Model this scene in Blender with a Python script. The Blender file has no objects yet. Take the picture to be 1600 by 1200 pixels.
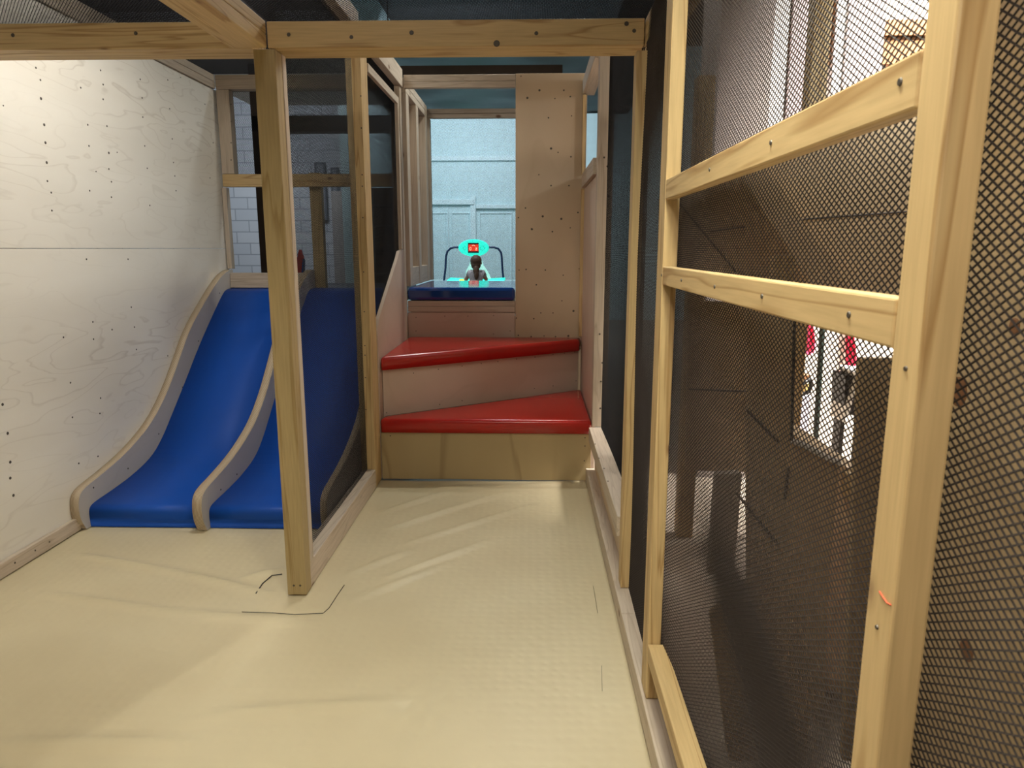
import bpy, bmesh, math, random
from mathutils import Vector, Matrix, noise
random.seed(7)
S = bpy.context.scene
C = bpy.data.collections.new('playground'); S.collection.children.link(C)

# ------------------------------------------------------------------ camera
F, H, PIT, YAW = 1109.0, 1.22, math.radians(10.8), math.radians(1.58)
cd = bpy.data.cameras.new('camera'); cam = bpy.data.objects.new('camera', cd); C.objects.link(cam)
cd.sensor_fit = 'HORIZONTAL'; cd.sensor_width = 36.0; cd.lens = 36.0 * F / 1600
cd.dof.use_dof = True; cd.dof.focus_distance = 2.6; cd.dof.aperture_fstop = 16
cd.clip_start = 0.02; cd.clip_end = 100
cam.location = (0, 0, H); cam.rotation_euler = (math.pi/2 - PIT, 0, YAW)
S.camera = cam
_f = Vector((-math.sin(YAW)*math.cos(PIT), math.cos(YAW)*math.cos(PIT), -math.sin(PIT)))
_r = Vector((math.cos(YAW), math.sin(YAW), 0)); _u = _r.cross(_f)
def at(x, y, **k):
    """point of the scene seen at a photo pixel, on the plane X=, Y= or Z= a value"""
    d = _f + _r*((x-800)/F) + _u*((600-y)/F)
    (a, v), = k.items(); i = 'XYZ'.index(a)
    o = Vector((0, 0, H)); return o + d*((v-o[i])/d[i])

# ------------------------------------------------------------------ world, exposure
S.view_settings.view_transform = 'Standard'; S.view_settings.look = 'None'
S.view_settings.gamma = 1; S.view_settings.use_curve_mapping = False
S.view_settings.exposure = 0.0
w = bpy.data.worlds.new('hall air'); S.world = w; w.use_nodes = True
w.node_tree.nodes['Background'].inputs[0].default_value = (0.9, 0.93, 1.0, 1)
w.node_tree.nodes['Background'].inputs[1].default_value = 0.02

# ------------------------------------------------------------------ lights (inferred lamps of the halls, plus an added rear fill)
def area(name, loc, target, size, power, col, sy=None, spread=None):
    l = bpy.data.lights.new(name, 'AREA'); l.energy = power; l.color = col; l.size = size
    if sy: l.shape = 'RECTANGLE'; l.size_y = sy
    if spread: l.spread = spread
    o = bpy.data.objects.new(name, l); C.objects.link(o); o.location = loc
    o.rotation_euler = (Vector(target)-Vector(loc)).to_track_quat('-Z', 'Y').to_euler()
    return o
WARM = (1.0, 0.80, 0.55); NEUT = (1.0, 0.90, 0.78); COOL = (0.74, 0.88, 1.0)
area('lamp_over_slides', (-1.0, 2.75, 2.6), (-2, 2.9, 1), 0.3, 36, (1.0, 0.96, 0.87))
area('lamp_near_middle', (-0.6, 0.9, 2.7), (-0.6, 0.9, 0), 0.4, 17, (1.0, 0.92, 0.84))
area('lamp_near_right',  (0.15, 0.9, 2.15), (0.35, 0.7, 0.9), 0.2, 40, (1.0, 0.98, 0.80))
area('lamp_near_left',  (-1.3, 0.5, 2.5), (-1.1, 0.7, 0), 0.35, 9, (1.0, 0.90, 0.70))
area('fill_rear',        (-0.1, -0.35, 2.05), (0.2, 0.4, 0.9), 0.25, 27, (1.0, 0.90, 0.76))  # unseen fill added behind the camera to brighten the near post
area('lamp_back_roof',   (0.3, 4.75, 3.6), (-0.8, 3, 0.5), 0.12, 31, (1.0, 0.97, 0.84))
area('lamp_back_left_roof', (-0.2, 5.2, 3.2), (-0.8, 3, 0.5), 0.12, 13, (0.85, 0.95, 1.0))
area('lamp_right_wall',  (2.3, 3.3, 4.1), (2.15, 4.0, 1.2), 0.5, 230, (1.0, 0.95, 0.88), spread=math.radians(62))
area('lamp_right_low',   (1.6, 2.7, 2.2), (1.6, 3.5, 1), 0.3, 10, (0.9, 0.95, 1.0))
area('lamp_blue_room',   (-1.1, 9.9, 3.9), (-0.9, 12.4, 0.8), 1.6, 128, (0.86, 0.92, 1.0))
area('lamp_back_left',   (-3.2, 8.0, 3.6), (-2.8, 11, 1.2), 1.2, 75, (0.90, 0.95, 1.0))

# ------------------------------------------------------------------ materials
def newmat(name):
    m = bpy.data.materials.new(name); m.use_nodes = True
    nt = m.node_tree; return m, nt, nt.nodes['Principled BSDF']
def N(nt, t, **k):
    n = nt.nodes.new(t)
    for a, v in k.items(): setattr(n, a, v)
    return n
def ramp(nt, stops, interp='LINEAR'):
    r = N(nt, 'ShaderNodeValToRGB'); r.color_ramp.interpolation = interp
    e = r.color_ramp.elements
    while len(e) < len(stops): e.new(0.5)
    for i, (p, c) in enumerate(stops):
        e[i].position = p; e[i].color = (*c, 1) if len(c) == 3 else c
    return r
def coords(nt, scale=(1, 1, 1), rnd=True):
    tc = N(nt, 'ShaderNodeTexCoord'); mp = N(nt, 'ShaderNodeMapping')
    mp.inputs['Scale'].default_value = scale
    if rnd:
        oi = N(nt, 'ShaderNodeObjectInfo'); mu = N(nt, 'ShaderNodeVectorMath', operation='SCALE')
        cx = N(nt, 'ShaderNodeCombineXYZ'); nt.links.new(oi.outputs['Random'], cx.inputs[0])
        nt.links.new(oi.outputs['Random'], cx.inputs[1]); nt.links.new(oi.outputs['Random'], cx.inputs[2])
        nt.links.new(cx.outputs[0], mu.inputs[0]); mu.inputs['Scale'].default_value = 37.0
        ad = N(nt, 'ShaderNodeVectorMath', operation='ADD')
        nt.links.new(tc.outputs['Object'], ad.inputs[0]); nt.links.new(mu.outputs[0], ad.inputs[1])
        nt.links.new(ad.outputs[0], mp.inputs[0])
    else: nt.links.new(tc.outputs['Object'], mp.inputs[0])
    return mp
def mixc(nt, a, b, fac, mode='MIX'):
    m = N(nt, 'ShaderNodeMix', data_type='RGBA', blend_type=mode)
    for s, v in ((m.inputs[0], fac), (m.inputs[6], a), (m.inputs[7], b)):
        if hasattr(v, 'links'): nt.links.new(v, s)
        elif isinstance(v, (int, float)): s.default_value = v
        else: s.default_value = (*v, 1)
    return m.outputs[2]
def bump(nt, b, h, strength=0.2, dist=0.002):
    bp = N(nt, 'ShaderNodeBump'); bp.inputs['Strength'].default_value = strength
    bp.inputs['Distance'].default_value = dist
    nt.links.new(h, bp.inputs['Height']); nt.links.new(bp.outputs[0], b.inputs['Normal'])

def pine(name, axis, light, dark, knot=(0.16, 0.07, 0.03)):
    """sawn pine with its grain along the given axis: rings, fine fibre and scattered knots"""
    m, nt, b = newmat(name)
    st = 0.055; sc = [1, 1, 1]; sc['XYZ'.index(axis)] = st
    mp = coords(nt, tuple(sc))
    n1 = N(nt, 'ShaderNodeTexNoise'); n1.inputs['Scale'].default_value = 9; n1.inputs['Detail'].default_value = 3
    n1.inputs['Distortion'].default_value = 0.6; nt.links.new(mp.outputs[0], n1.inputs['Vector'])
    mm = N(nt, 'ShaderNodeMath', operation='MULTIPLY'); mm.inputs[1].default_value = 9
    nt.links.new(n1.outputs['Fac'], mm.inputs[0])
    fr = N(nt, 'ShaderNodeMath', operation='FRACT'); nt.links.new(mm.outputs[0], fr.inputs[0])
    r = ramp(nt, [(0, light), (0.72, [l*0.96 for l in light]), (0.9, dark), (1.0, light)])
    nt.links.new(fr.outputs[0], r.inputs[0])
    n2 = N(nt, 'ShaderNodeTexNoise'); n2.inputs['Scale'].default_value = 160; n2.inputs['Detail'].default_value = 2
    nt.links.new(mp.outputs[0], n2.inputs['Vector'])
    r2 = ramp(nt, [(0.3, (0.86, 0.84, 0.80)), (0.7, (1.05, 1.04, 1.02))]); nt.links.new(n2.outputs['Fac'], r2.inputs[0])
    c = mixc(nt, r.outputs[0], r2.outputs[0], 0.8, 'MULTIPLY')
    sk = [1, 1, 1]; sk['XYZ'.index(axis)] = 0.55
    mk = coords(nt, tuple(sk))
    v = N(nt, 'ShaderNodeTexVoronoi'); v.inputs['Scale'].default_value = 7; nt.links.new(mk.outputs[0], v.inputs['Vector'])
    rk = ramp(nt, [(0.0, (1, 1, 1)), (0.055, (0.9, 0.9, 0.9)), (0.085, (0.25, 0.25, 0.25)), (0.12, (0, 0, 0))])
    nt.links.new(v.outputs['Distance'], rk.inputs[0])
    c = mixc(nt, c, knot, rk.outputs[0])
    nt.links.new(c, b.inputs['Base Color']); b.inputs['Roughness'].default_value = 0.55
    bump(nt, b, n2.outputs['Fac'], 0.12, 0.001)
    return m
def triple(name, light, dark):
    return {a: pine(name+' '+a.lower(), a, light, dark) for a in 'XYZ'}
PINE = triple('pine', (0.60, 0.435, 0.215), (0.40, 0.25, 0.10))
PALE = triple('whitewashed pine', (0.56, 0.475, 0.385), (0.45, 0.37, 0.29))

AGED_SHADED = pine('stained and shaded old pine', 'Z', (0.40, 0.305, 0.15), (0.29, 0.20, 0.08))

def ply(name, base, line, mask='XYZ', wav=5.0, stretch=0.35, strength=0.6, along='Y', contours=7):
    """plywood face: contour-like figure lines of a peeled veneer"""
    m, nt, b = newmat(name)
    sc = [1, 1, 1]; sc['XYZ'.index(along)] = stretch
    mp = coords(nt, tuple(sc))
    n1 = N(nt, 'ShaderNodeTexNoise'); n1.inputs['Scale'].default_value = wav; n1.inputs['Detail'].default_value = 2.5
    n1.inputs['Distortion'].default_value = 0.35; nt.links.new(mp.outputs[0], n1.inputs['Vector'])
    mm = N(nt, 'ShaderNodeMath', operation='MULTIPLY'); mm.inputs[1].default_value = contours
    nt.links.new(n1.outputs['Fac'], mm.inputs[0])
    fr = N(nt, 'ShaderNodeMath', operation='FRACT'); nt.links.new(mm.outputs[0], fr.inputs[0])
    r = ramp(nt, [(0, (0, 0, 0)), (0.80, (0.05, 0.05, 0.05)), (0.93, (0.8, 0.8, 0.8)), (1.0, (0, 0, 0))])
    nt.links.new(fr.outputs[0], r.inputs[0])
    n3 = N(nt, 'ShaderNodeTexNoise'); n3.inputs['Scale'].default_value = 1.7; nt.links.new(mp.outputs[0], n3.inputs['Vector'])
    r3 = ramp(nt, [(0.38, (0.15, 0.15, 0.15)), (0.62, (1, 1, 1))]); nt.links.new(n3.outputs['Fac'], r3.inputs[0])
    mu = N(nt, 'ShaderNodeMath', operation='MULTIPLY'); nt.links.new(r.outputs[0], mu.inputs[0]); nt.links.new(r3.outputs[0], mu.inputs[1])
    m2 = N(nt, 'ShaderNodeMath', operation='MULTIPLY'); nt.links.new(mu.outputs[0], m2.inputs[0]); m2.inputs[1].default_value = strength
    c = mixc(nt, base, line, m2.outputs[0])
    n2 = N(nt, 'ShaderNodeTexNoise'); n2.inputs['Scale'].default_value = 2.5; n2.inputs['Detail'].default_value = 4
    nt.links.new(mp.outputs[0], n2.inputs['Vector'])
    r2 = ramp(nt, [(0.3, (0.90, 0.88, 0.85)), (0.7, (1.03, 1.03, 1.03))]); nt.links.new(n2.outputs['Fac'], r2.inputs[0])
    c = mixc(nt, c, r2.outputs[0], 1.0, 'MULTIPLY')
    nt.links.new(c, b.inputs['Base Color']); b.inputs['Roughness'].default_value = 0.5
    bump(nt, b, fr.outputs[0], 0.04, 0.001)
    return m
PLYW = ply('whitewashed plywood', (0.82, 0.79, 0.72), (0.50, 0.44, 0.36), wav=6.5, strength=0.55, stretch=0.22, contours=9)
PLYC = ply('birch plywood', (0.60, 0.47, 0.32), (0.46, 0.33, 0.2), wav=2.5, along='Z', strength=0.25, contours=4)
PLYP = ply('pale birch plywood', (0.62, 0.50, 0.41), (0.48, 0.37, 0.29), wav=2.5, along='X', strength=0.35, contours=4)
PLYR = ply('streaked plywood', (0.45, 0.345, 0.185), (0.25, 0.17, 0.075), wav=2.6, along='Z', stretch=0.12, strength=0.7, contours=6)
PLYT = ply('tower plywood', (0.55, 0.40, 0.23), (0.38, 0.25, 0.12), wav=2.5, along='Z', strength=0.5)

GREYP = ply('grey washed plywood', (0.52, 0.49, 0.46), (0.40, 0.37, 0.34), wav=4, stretch=0.2, strength=0.3)

def edge_ply():
    m, nt, b = newmat('plywood edge layers')
    mp = coords(nt, rnd=False); wv = N(nt, 'ShaderNodeTexWave'); wv.bands_direction = 'X'
    wv.inputs['Scale'].default_value = 60; wv.inputs['Distortion'].default_value = 1.5
    nt.links.new(mp.outputs[0], wv.inputs['Vector'])
    r = ramp(nt, [(0.2, (0.28, 0.18, 0.09)), (0.7, (0.58, 0.50, 0.38))]); nt.links.new(wv.outputs['Fac'], r.inputs[0])
    nt.links.new(r.outputs[0], b.inputs['Base Color']); b.inputs['Roughness'].default_value = 0.6
    return m
EDGE = edge_ply()
def plain(name, col, rough=0.5, metal=0, noise_amt=0.0, nscale=8, coat=0.0, spec=None):
    m, nt, b = newmat(name); b.inputs['Roughness'].default_value = rough; b.inputs['Metallic'].default_value = metal
    if coat: b.inputs['Coat Weight'].default_value = coat; b.inputs['Coat Roughness'].default_value = 0.15
    if spec is not None: b.inputs['Specular IOR Level'].default_value = spec
    mp = coords(nt); n = N(nt, 'ShaderNodeTexNoise'); n.inputs['Scale'].default_value = nscale; n.inputs['Detail'].default_value = 3
    nt.links.new(mp.outputs[0], n.inputs['Vector'])
    k = noise_amt or 0.04
    r = ramp(nt, [(0.3, [c*(1-k) for c in col]), (0.7, [c*(1+k) for c in col])])
    nt.links.new(n.outputs['Fac'], r.inputs[0]); nt.links.new(r.outputs[0], b.inputs['Base Color'])
    return m
def glow(name, col, s):
    m, nt, b = newmat(name); b.inputs['Base Color'].default_value = (*[c*0.5 for c in col], 1)
    b.inputs['Emission Color'].default_value = (*col, 1); b.inputs['Emission Strength'].default_value = s
    return m
BLUE = plain('blue slide vinyl', (0.005, 0.07, 0.40), 0.5, noise_amt=0.05, nscale=3, spec=0.25)
NAVY = plain('glossy blue vinyl', (0.010, 0.055, 0.26), 0.07, noise_amt=0.05, nscale=3, spec=1.0)
RED = plain('glossy red vinyl', (0.42, 0.018, 0.013), 0.22, noise_amt=0.06, nscale=3)
MAUVE = plain('mauve vinyl', (0.20, 0.18, 0.27), 0.4)
NET = plain('black netting cord', (0.026, 0.018, 0.015), 0.85)
NETL = plain('dark netting cord', (0.010, 0.010, 0.012), 0.9, spec=0.2)
SCREW = plain('screw steel', (0.10, 0.085, 0.07), 0.5, 0.6)
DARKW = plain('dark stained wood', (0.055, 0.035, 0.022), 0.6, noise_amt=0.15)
HALLC = plain('hall ceiling paint', (0.055, 0.055, 0.06), 0.8)
CREAM = plain('cream wall paint', (0.86, 0.78, 0.68), 0.7)
WHITE = plain('white paint', (0.82, 0.80, 0.77), 0.5)
GREYW = plain('grey wall paint', (0.16, 0.14, 0.135), 0.7)
BROWNW = plain('brown wood boards', (0.26, 0.12, 0.05), 0.5, noise_amt=0.15)
BLACK = plain('black plastic', (0.012, 0.012, 0.013), 0.4)
SKYW = plain('pale blue wall paint', (0.56, 0.76, 0.80), 0.6)
SKYT = plain('pale blue moulding paint', (0.62, 0.80, 0.84), 0.5)
HALLF = plain('hall floor vinyl', (0.36, 0.30, 0.24), 0.4, noise_amt=0.1)
TUBE = plain('dark blue painted tube', (0.012, 0.03, 0.10), 0.35)
TEALG = glow('lit turquoise plastic', (0.03, 0.95, 0.72), 1.1)
SKIN = plain('skin', (0.52, 0.30, 0.21), 0.5)
HAIR = plain('brown hair', (0.10, 0.05, 0.025), 0.6, noise_amt=0.3, nscale=60)
SHIRT = plain('light grey knitted top', (0.50, 0.46, 0.47), 0.8, noise_amt=0.1, nscale=30)
PANTS = plain('dark leggings', (0.05, 0.05, 0.08), 0.8)
PINK = plain('pink red cloth', (0.60, 0.03, 0.09), 0.7, noise_amt=0.3, nscale=14)
TEALC = plain('teal canopy cloth', (0.06, 0.12, 0.14), 0.35, noise_amt=0.25, nscale=3)

def brick_mat():
    m, nt, b = newmat('painted block wall')
    tc = N(nt, 'ShaderNodeTexCoord'); sp = N(nt, 'ShaderNodeSeparateXYZ'); cb = N(nt, 'ShaderNodeCombineXYZ')
    nt.links.new(tc.outputs['Object'], sp.inputs[0]); nt.links.new(sp.outputs[0], cb.inputs[0]); nt.links.new(sp.outputs[2], cb.inputs[1])
    br = N(nt, 'ShaderNodeTexBrick'); nt.links.new(cb.outputs[0], br.inputs['Vector'])
    br.inputs['Color1'].default_value = (0.52, 0.55, 0.60, 1); br.inputs['Color2'].default_value = (0.46, 0.50, 0.56, 1)
    br.inputs['Mortar'].default_value = (0.30, 0.33, 0.38, 1); br.inputs['Scale'].default_value = 1
    br.inputs['Brick Width'].default_value = 0.40; br.inputs['Row Height'].default_value = 0.17; br.inputs['Mortar Size'].default_value = 0.008
    nt.links.new(br.outputs['Color'], b.inputs['Base Color']); b.inputs['Roughness'].default_value = 0.6
    bump(nt, b, br.outputs['Fac'], 0.5, -0.004)
    return m
BRICK = brick_mat()
def vinyl_floor():
    m, nt, b = newmat('cream padded vinyl')
    mp = coords(nt, rnd=False)
    n = N(nt, 'ShaderNodeTexNoise'); n.inputs['Scale'].default_value = 1.6; n.inputs['Detail'].default_value = 4
    nt.links.new(mp.outputs[0], n.inputs['Vector'])
    r = ramp(nt, [(0.3, (0.56, 0.48, 0.31)), (0.7, (0.63, 0.555, 0.375))]); nt.links.new(n.outputs['Fac'], r.inputs[0])
    v = N(nt, 'ShaderNodeTexVoronoi', feature='SMOOTH_F1'); v.inputs['Scale'].default_value = 30
    v.inputs['Randomness'].default_value = 0.35
    nt.links.new(mp.outputs[0], v.inputs['Vector'])
    nt.links.new(r.outputs[0], b.inputs['Base Color']); b.inputs['Roughness'].default_value = 0.42
    b.inputs['Specular IOR Level'].default_value = 0.35
    bump(nt, b, v.outputs['Distance'], 0.13, 0.012)
    return m
MAT = vinyl_floor()

# ------------------------------------------------------------------ helpers
def tag(o, label=None, cat=None, group=None, kind=None):
    if label: o['label'] = label
    if cat: o['category'] = cat
    if group: o['group'] = group
    if kind: o['kind'] = kind
    return o
def bx(bm, x0, x1, y0, y1, z0, z1, bev=0.0025):
    t = bmesh.new(); bmesh.ops.create_cube(t, size=1)
    for v in t.verts:
        v.co = Vector(((x0+x1)/2+v.co.x*(x1-x0), (y0+y1)/2+v.co.y*(y1-y0), (z0+z1)/2+v.co.z*(z1-z0)))
    if bev: bmesh.ops.bevel(t, geom=t.edges[:], offset=min(bev, (x1-x0)/3, (y1-y0)/3, (z1-z0)/3), segments=2, affect='EDGES', profile=0.5)
    merge(bm, t)
def merge(bm, t):
    me = bpy.data.meshes.new('t'); t.to_mesh(me); t.free(); bm.from_mesh(me); bpy.data.meshes.remove(me)
def prism(bm, pts, ax, depth, bev=0.002):
    """extrude a closed polygon of 3D points along a vector, bevelled"""
    t = bmesh.new(); vs = [t.verts.new(p) for p in pts]; f = t.faces.new(vs)
    r = bmesh.ops.extrude_face_region(t, geom=[f])
    d = Vector(ax)*depth
    for g in r['geom']:
        if isinstance(g, bmesh.types.BMVert): g.co += d
    bmesh.ops.recalc_face_normals(t, faces=t.faces[:])
    if bev:
        bmesh.ops.bevel(t, geom=[e for e in t.edges if e.calc_face_angle(0) > 0.5], offset=bev, segments=2, affect='EDGES')
    merge(bm, t)
def tubeb(bm, pts, r, seg=8, closed=False):
    n = len(pts); rings = []
    P = [Vector(p) for p in pts]; up = Vector((0.13, 0.2, 0.97)).normalized()
    for i, p in enumerate(P):
        a = P[i-1] if (i > 0 or closed) else p; c = P[(i+1) % n] if (i < n-1 or closed) else p
        d = (c-a).normalized(); s = d.cross(up)
        if s.length < 1e-3: s = d.cross(Vector((1, 0, 0)))
        s.normalize(); q = s.cross(d)
        rings.append([bm.verts.new(p+s*math.cos(t)*r+q*math.sin(t)*r) for t in (2*math.pi*k/seg for k in range(seg))])
    for i in range(n if closed else n-1):
        A, B = rings[i], rings[(i+1) % n]
        for k in range(seg): bm.faces.new((A[k], A[(k+1) % seg], B[(k+1) % seg], B[k]))
    if not closed: bm.faces.new(rings[0][::-1]); bm.faces.new(rings[-1])
def disc(bm, c, n, r, h=0.002, seg=10):
    n = Vector(n).normalized(); q = n.to_track_quat('Z', 'Y')
    t = bmesh.new(); bmesh.ops.create_cone(t, cap_ends=True, segments=seg, radius1=r, radius2=r*0.8, depth=h)
    bmesh.ops.transform(t, matrix=Matrix.Translation(Vector(c)+n*h/2) @ q.to_matrix().to_4x4(), verts=t.verts[:])
    merge(bm, t)
def obj(name, bm, mat, parent=None, smooth=False, base=True):
    me = bpy.data.meshes.new(name)
    off = Vector((0, 0, 0))
    if parent is not None: off = parent_pos(parent)
    elif base and len(bm.verts):
        xs = [v.co for v in bm.verts]
        off = Vector(((min(v.x for v in xs)+max(v.x for v in xs))/2, (min(v.y for v in xs)+max(v.y for v in xs))/2, min(v.z for v in xs)))
    bmesh.ops.translate(bm, vec=-off, verts=bm.verts[:])
    bmesh.ops.recalc_face_normals(bm, faces=bm.faces[:])
    bm.to_mesh(me); bm.free()
    for m in (mat if isinstance(mat, (list, tuple)) else [mat]): me.materials.append(m)
    if smooth:
        for p in me.polygons: p.use_smooth = True
    o = bpy.data.objects.new(name, me); C.objects.link(o)
    if parent is not None: o.parent = parent
    else: o.location = off
    return o
def parent_pos(p):
    v = Vector(p.location)
    while p.parent: p = p.parent; v += Vector(p.location)
    return v
def empty(name, loc, label, cat, group=None):
    o = bpy.data.objects.new(name, None); o.empty_display_size = 0.1; C.objects.link(o); o.location = loc
    return tag(o, label, cat, group)
def box(name, mat, dims, parent=None, bev=0.0025):
    bm = bmesh.new(); bx(bm, *dims, bev=bev); return obj(name, bm, mat, parent)
def struct(name, mat, dims, bev=0.0, label=None):
    o = box(name, mat, dims, bev=bev); o['kind'] = 'structure'
    if label: o['label'] = label
    return o
def timber(name, mat, dims, label, cat='post', group=None, screws=(), parent=None):
    o = tag(box(name, mat, dims), label, cat, group)
    for s in screws: add_screw(o, *s)
    return o
_screw = {}
def add_screw(o, p, n, r=0.004):
    key = (tuple(n), r)
    c = bpy.data.objects.new('screw', None) if False else None
    if key not in _screw:
        bm = bmesh.new(); disc(bm, (0, 0, 0), n, r, 0.0015)
        me = bpy.data.meshes.new('screw'); bm.to_mesh(me); bm.free(); me.materials.append(SCREW); _screw[key] = me
    c = bpy.data.objects.new('screw', _screw[key]); C.objects.link(c); c.parent = o
    c.location = Vector(p) - parent_pos(o)
    return c

def net(name, plane, c, u0, u1, v0, v1, a=0.0085, b=0.0095, r=0.0011, mat=None, step=0.12, sag=None, parent=None, hole=None):
    """knotted diamond net: straight cords in two diagonal families, clipped to a rectangle.
    plane X: u=Y v=Z; plane Y: u=X v=Z; plane Z: u=X v=Y"""
    verts = []; faces = []
    def P(u, v, d=0.0):
        s = sag(u, v) if sag else 0.0
        if sag: # in-plane stretch as well
            v2 = v + s*0.35; 
        else: v2 = v
        q = c + s + d
        return (q, u, v2) if plane == 'X' else ((u, q, v2) if plane == 'Y' else (u, v2, q))
    k = b/a
    cs = 2*math.pi/3
    for sgn in (1, -1):
        m = k*sgn
        lo = min(v0-m*u0, v0-m*u1); hi = max(v1-m*u0, v1-m*u1)
        n = int((hi-lo)/b)+1
        for i in range(n):
            q = lo + (i+0.5)*b
            ua = (v0-q)/m; ub = (v1-q)/m
            if ua > ub: ua, ub = ub, ua
            ua = max(ua, u0); ub = min(ub, u1)
            if ub-ua < 1e-3: continue
            L = math.hypot(ub-ua, (ub-ua)*m); ns = max(1, int(math.ceil(L/step)))
            nx, ny = -m/math.hypot(1, m), 1/math.hypot(1, m)
            start = len(verts)
            for j in range(ns+1):
                u = ua+(ub-ua)*j/ns; v = m*u+q
                for t in range(3):
                    o1 = math.cos(t*cs)*r; o2 = math.sin(t*cs)*r
                    verts.append(P(u+nx*o1, v+ny*o1, o2))
            for j in range(ns):
                A = start+3*j
                for t in range(3):
                    t2 = (t+1) % 3; faces.append((A+t, A+t2, A+3+t2, A+3+t))
    me = bpy.data.meshes.new(name); off = parent_pos(parent) if parent else Vector((0, 0, 0))
    me.from_pydata([tuple(Vector(p)-off) for p in verts], [], faces); me.materials.append(mat or NET)
    o = bpy.data.objects.new(name, me); C.objects.link(o)
    if parent: o.parent = parent
    return o

# ------------------------------------------------------------------ halls: floor, walls, ceiling
struct('floor', HALLF, (-8, 5, -4, 13.2, -0.16, -0.06))
struct('ceiling', HALLC, (-8, 5, -4, 13.2, 4.6, 4.7))
o = struct('wall_back', BRICK, (-8, -2.25, 11, 11.15, -0.06, 4.6))
struct('wall_blue_room', SKYW, (-2.25, 3.0, 13.0, 13.15, -0.06, 4.6))
struct('wall_divider', SKYW, (-2.25, -2.15, 8.6, 13.0, -0.06, 4.6))
struct('wall_far_left', GREYW, (-8.1, -8, -4, 13.2, -0.06, 4.6))
struct('wall_front', GREYW, (-8, 5, -4.1, -4, -0.06, 4.6))
struct('wall_far_right', CREAM, (5, 5.1, -4, 13.2, -0.06, 4.6))
# wainscot of the blue room (mouldings)
def wainscot():
    Y = 13.0
    bm = bmesh.new()
    def px(x0, x1, y0, y1, d):
        a = at(x0, y0, Y=Y); b = at(x1, y1, Y=Y); bx(bm, a.x, b.x, Y-d, Y+0.01, b.z, a.z, 0.006)
    px(640, 741, 312, 320, 0.07); px(744, 860, 320, 326, 0.07)
    px(735, 745, 306, 460, 0.05); px(640, 860, 244, 251, 0.05)
    px(699, 703, 324, 460, 0.03)
    for (x0, x1) in ((676, 698), (706, 734), (750, 800)):
        px(x0, x1, 332, 334, 0.02); px(x0, x0+1.6, 334, 460, 0.02); px(x1-1.6, x1, 334, 460, 0.02)
    o = obj('trim_1', bm, SKYT); o['kind'] = 'structure'
wainscot()

# ------------------------------------------------------------------ padded floor mat with wrinkles
def floor_mat():
    ridges = []
    def R_(x0, y0, x1, y1, h=0.006, w=0.018):
        h *= 2.4; w *= 0.85
        a = at(x0, y0, Z=0); b = at(x1, y1, Z=0); ridges.append((a.x, a.y, b.x, b.y, h, w))
    R_(125, 868, 270, 893); R_(270, 893, 420, 928); R_(80, 928, 260, 955, .005); R_(260, 955, 480, 975, .005, .022)
    R_(330, 1118, 620, 1098, .006, .025); R_(0, 1165, 300, 1163, .006, .03)
    R_(600, 800, 700, 768); R_(610, 826, 790, 770, .007); R_(640, 848, 830, 790, .005); R_(600, 905, 760, 845, .005)
    R_(540, 900, 640, 860, .004); R_(690, 762, 900, 758, .006, .02); R_(380, 905, 440, 890, .006, .02)
    R_(560, 935, 700, 880, .004)
    x0, x1, y0, y1 = -1.998, 0.30, -0.6, 3.63
    nx, ny = 120, 230
    bm = bmesh.new(); g = []
    for j in range(ny+1):
        row = []
        for i in range(nx+1):
            x = x0+(x1-x0)*i/nx; y = y0+(y1-y0)*j/ny; z = 0.0
            for (ax, ay, bx_, by, h, w_) in ridges:
                dx, dy = bx_-ax, by-ay; L2 = dx*dx+dy*dy
                t = ((x-ax)*dx+(y-ay)*dy)/L2; tc = min(1, max(0, t))
                d = math.hypot(x-ax-dx*tc, y-ay-dy*tc)
                if d < w_*4: z += h*math.exp(-(d/w_)**2)*(0.35+0.65*math.sin(math.pi*min(1, max(0, tc*0.9+0.05))))
            z += 0.004*noise.noise(Vector((x*2.2, y*2.2, 3)))
            z = max(z, -0.004)
            row.append(bm.verts.new((x, y, z)))
        g.append(row)
    for j in range(ny):
        for i in range(nx): bm.faces.new((g[j][i], g[j][i+1], g[j+1][i+1], g[j+1][i]))
    # skirt down to the slab
    def skirt(vs):
        low = [bm.verts.new((v.co.x, v.co.y, -0.055)) for v in vs]
        for i in range(len(vs)-1): bm.faces.new((vs[i], vs[i+1], low[i+1], low[i]))
    skirt(g[0]); skirt(g[-1]); skirt([r[0] for r in g]); skirt([r[-1] for r in g])
    o = obj('floor_mat', bm, MAT, smooth=True, base=False)
    tag(o, 'cream vinyl padded floor mat with wrinkles filling the play room floor', 'floor mat')
    def seam(pts, r=0.0018):
        b2 = bmesh.new(); tubeb(b2, [at(x, y, Z=0.0045) for x, y in pts], r, 5); s = obj('seam', b2, BLACK, o)
    seam([(378, 956), (420, 957), (460, 960), (505, 958), (514, 950), (527, 930), (538, 914)], 0.0012)
    seam([(400, 927), (410, 912), (425, 899), (441, 897)], 0.0022)
    seam([(940, 1040), (941, 1080)], 0.0006); seam([(927, 915), (934, 958)], 0.0006)
floor_mat()
# floor strip of the slab seen between mat and outer area is the hall floor

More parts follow.
